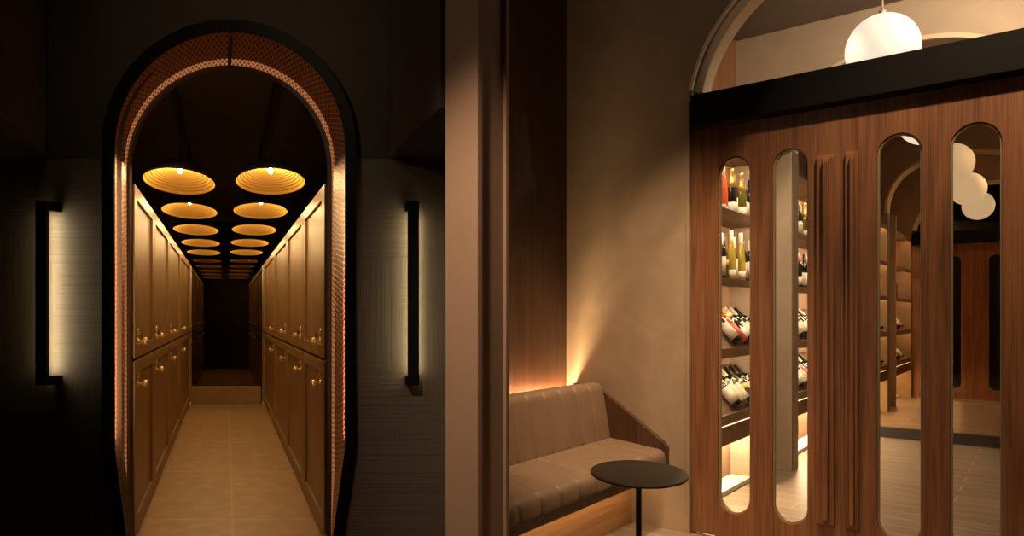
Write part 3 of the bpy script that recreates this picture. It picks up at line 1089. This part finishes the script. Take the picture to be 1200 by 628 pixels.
def ext(prof, nfar, mbx, smooth=False):
    """extrude a (p,z) profile from the mitred near end to nfar"""
    k = len(prof)
    vs = [(p, nend(p), z) for p, z in prof] + [(p, nfar, z) for p, z in prof]
    fs = [tuple(range(k)), tuple(range(2 * k - 1, k - 1, -1))]
    for i in range(k):
        j = (i + 1) % k
        fs.append((i, j, k + j, k + i))
    mbx.add(vs, fs, smooth)


m = MB(); ext([(-2.02, .30), (-1.70, .30), (-1.695, .36), (-2.02, .36)], NE, m); m.build('seat_tray', 'alcove_wood', bench)
m = MB(); ext([(-2.30, 0), (-1.90, 0), (-1.90, .30), (-2.30, .30)], NE, m); m.build('base', 'bench_base_wood', bench)
m = MB(); ext([(-2.285, .30), (-2.16, .30), (-2.16, .735), (-2.15, .775), (-2.285, .775)], NE, m); m.build('back_ledge', 'bench_wood', bench)
m = MB(); m.prism([[(-2.16, .30), (-1.69, .30), (-1.665, .36), (-1.665, .462), (-1.69, .492), (-2.13, .785), (-2.285, .785), (-2.285, .30)]], NE - .03, NE + .001,
                  lambda u, v, d: (u, d, v))
m.build('end_panel', 'alcove_wood', bench, bevel=.003)
m = MB(); ext([(-2.335, .60), (-2.318, .60), (-2.318, .70), (-2.335, .70)], NE, m); m.build('back_light_strip', 'led_back', bench)
m = MB(); ext([(-1.80, .291), (-1.775, .291), (-1.775, .2995), (-1.80, .2995)], NE - .03, m); m.build('under_light_strip', 'led_warm', bench)


def rounded(pts, r, n=5):
    out = []
    k = len(pts)
    for i in range(k):
        a, b, c = Vector(pts[i - 1]), Vector(pts[i]), Vector(pts[(i + 1) % k])
        u = (a - b).normalized(); v = (c - b).normalized()
        rr = r[i] if isinstance(r, (list, tuple)) else r
        s, e = b + u * rr, b + v * rr
        for j in range(n + 1):
            t = j / n
            out.append(tuple((1 - t) ** 2 * s + 2 * t * (1 - t) * b + t * t * e))
    return out


def channelled(prof, n_far, pitch, depth, mbx, cen, nstart=2.0):
    """cushion: profile swept along n with a stitched groove every pitch"""
    k = len(prof)
    st = []
    n = n_far
    i = 0
    while n > nstart:
        if i == 0:
            st += [(n, .8), (n - .006, .2), (n - .02, 0.)]
        else:
            st += [(n + .024, 0.), (n + .008, .22), (n + .002, 1.), (n - .002, 1.), (n - .008, .22), (n - .024, 0.)]
        n -= pitch; i += 1
    st = sorted(st, key=lambda q: -q[0])
    rings = []
    for nn, dd in st:
        rings.append([(p + (cen[0] - p) / max(.001, math.hypot(cen[0] - p, cen[1] - z)) * depth * dd,
                       max(nn, nend(p)), z + (cen[1] - z) / max(.001, math.hypot(cen[0] - p, cen[1] - z)) * depth * dd) for p, z in prof])
    vs = [q for r in rings for q in r]
    fs = []
    for a in range(len(rings) - 1):
        for i in range(k):
            j = (i + 1) % k
            fs.append((a * k + i, a * k + j, (a + 1) * k + j, (a + 1) * k + i))
    fs.append(tuple(range(k)))
    mbx.add(vs, fs, True)


seat_prof = rounded([(-2.05, .36), (-1.665, .358), (-1.668, .448), (-2.05, .485)], [.01, .02, .045, .01], 6)
m = MB(); channelled(seat_prof, NE - .032, .15, .012, m, (-1.9, .41)); m.build('seat_cushion', 'tan_leather', bench)
back_prof = rounded([(-2.16, .47), (-2.015, .47), (-2.075, .80), (-2.17, .80)], [.01, .02, .05, .03], 6)
m = MB(); channelled(back_prof, NE - .032, .15, .012, m, (-2.1, .63)); m.build('back_cushion', 'tan_leather', bench)

# ---- round table
TY = 2.92
TX = X_at(748.5, TY); TZ = Z_at(553, TY)
tab = thing('round_table', 'small round black pedestal table in front of the tan bench', 'table', WF, (TX, TY, 0))
m = MB(); R = 56 / F * TY
m.lathe([(0, TZ - .012), (R - .006, TZ - .012), (R, TZ - .009), (R, TZ - .002), (R - .003, TZ), (0, TZ)], 72, (TX, TY, 0), sy=1.22); m.build('tabletop', 'table_black', tab)
m = MB(); m.lathe([(0, .01), (.0125, .01), (.0125, TZ - .02), (.05, TZ - .013), (0, TZ - .012)], 20, (TX, TY, 0)); m.build('pole', 'table_black', tab)
m = MB(); m.lathe([(0, 0), (.165, 0), (.17, .003), (.17, .009), (.02, .014), (0, .014)], 48, (TX, TY, 0)); m.build('base_plate', 'table_black', tab)

# ================================================================== lights
def rl(p, n, z):
    return RF.w(Vector((p, n, z)))


light('alcove_downlight', 'SPOT', rl(-1.30, 2.72, 3.35), 380, (1, .68, .39), .06, 50, .95, rl(-1.66, 3.28, .45))
light('door_downlight', 'SPOT', rl(.10, 2.45, 3.40), 175, (1, .70, .42), .05, 70, .8, rl(-.70, 3.6, .8))
light('pier_downlight', 'SPOT', rl(-1.20, .45, 2.35), 88, (1, .69, .46), .06, 62, .9, rl(-1.35, 1.75, 1.2))
light('arch_wash', 'SPOT', (-1.28, 1.9, 2.75), 9, (1, .72, .45), .1, 90, 1, (-1.28, 3.14, 2.3))
light('lobby_fill', 'POINT', (-1.5, .9, 2.5), 8, (1, .72, .45), .12)  # unseen point light added as ambient fill; no fixture hangs here
light('wine_room_fill', 'SPOT', rl(.20, 4.3, 3.36), 115, (1, .74, .48), .05, 130, .7, rl(-.9, 5.4, 2.0))  # unseen spot added to brighten the wine room beyond its globes
light('wine_pier_fill', 'SPOT', rl(-.95, 4.0, 3.36), 170, (1, .74, .48), .04, 48, .8, rl(-1.6, 5.5, 1.1))  # unseen spot added to lift the pier face behind the doors
light('mirror_room_fill', 'SPOT', rl(.25, 6.8, 3.36), 60, (1, .74, .48), .05, 120, .7, rl(-.9, 6.7, 0))  # unseen spot added to brighten the mirror end of the room
# area lights without a fixture, added behind the portal lip to brighten the mesh
for sx, px in ((1, 133), (-1, 404)):
    xq = X_at(px, YF) + sx * .012
    z0q, z1q = Z_at(515, YF), Z_at(195, YF)
    tgt = (X_at(149 if sx > 0 else 388.5, YB) - sx * .02, YB, (z0q + z1q) / 2)
    o = light('portal_mesh_fill', 'AREA', (xq, YF + .035, (z0q + z1q) / 2), 2.2, (1, .56, .30), .012, None, 0, None, z1q - z0q)
    dv = (Vector(tgt) - o.location).normalized()
    zax = -dv; yax = Vector((0, 0, 1)); xax = yax.cross(zax).normalized()
    o.rotation_euler = Matrix((xax, yax, zax)).transposed().to_euler()

# world
w = bpy.data.worlds.new('World'); SC.world = w; w.use_nodes = True
w.node_tree.nodes['Background'].inputs[0].default_value = (.9, .7, .5, 1)
w.node_tree.nodes['Background'].inputs[1].default_value = .02

# camera
cd = bpy.data.cameras.new('Camera'); cam = bpy.data.objects.new('Camera', cd); COL.objects.link(cam)
cam.location = (0, 0, HC); cam.rotation_euler = (PI / 2, 0, 0)
cd.sensor_width = 36; cd.lens = 36 * F / 1200; cd.shift_y = (CY - 314) / 1200
cd.clip_start = .05
SC.camera = cam
SC.view_settings.view_transform = 'Standard'; SC.view_settings.look = 'None'
SC.view_settings.exposure = 0; SC.view_settings.gamma = 1
SC.view_settings.use_curve_mapping = False
try:
    SC.cycles.use_denoising = True
    SC.cycles.max_bounces = 8
    SC.cycles.transparent_max_bounces = 12
    SC.cycles.sample_clamp_indirect = 3
except Exception:
    pass
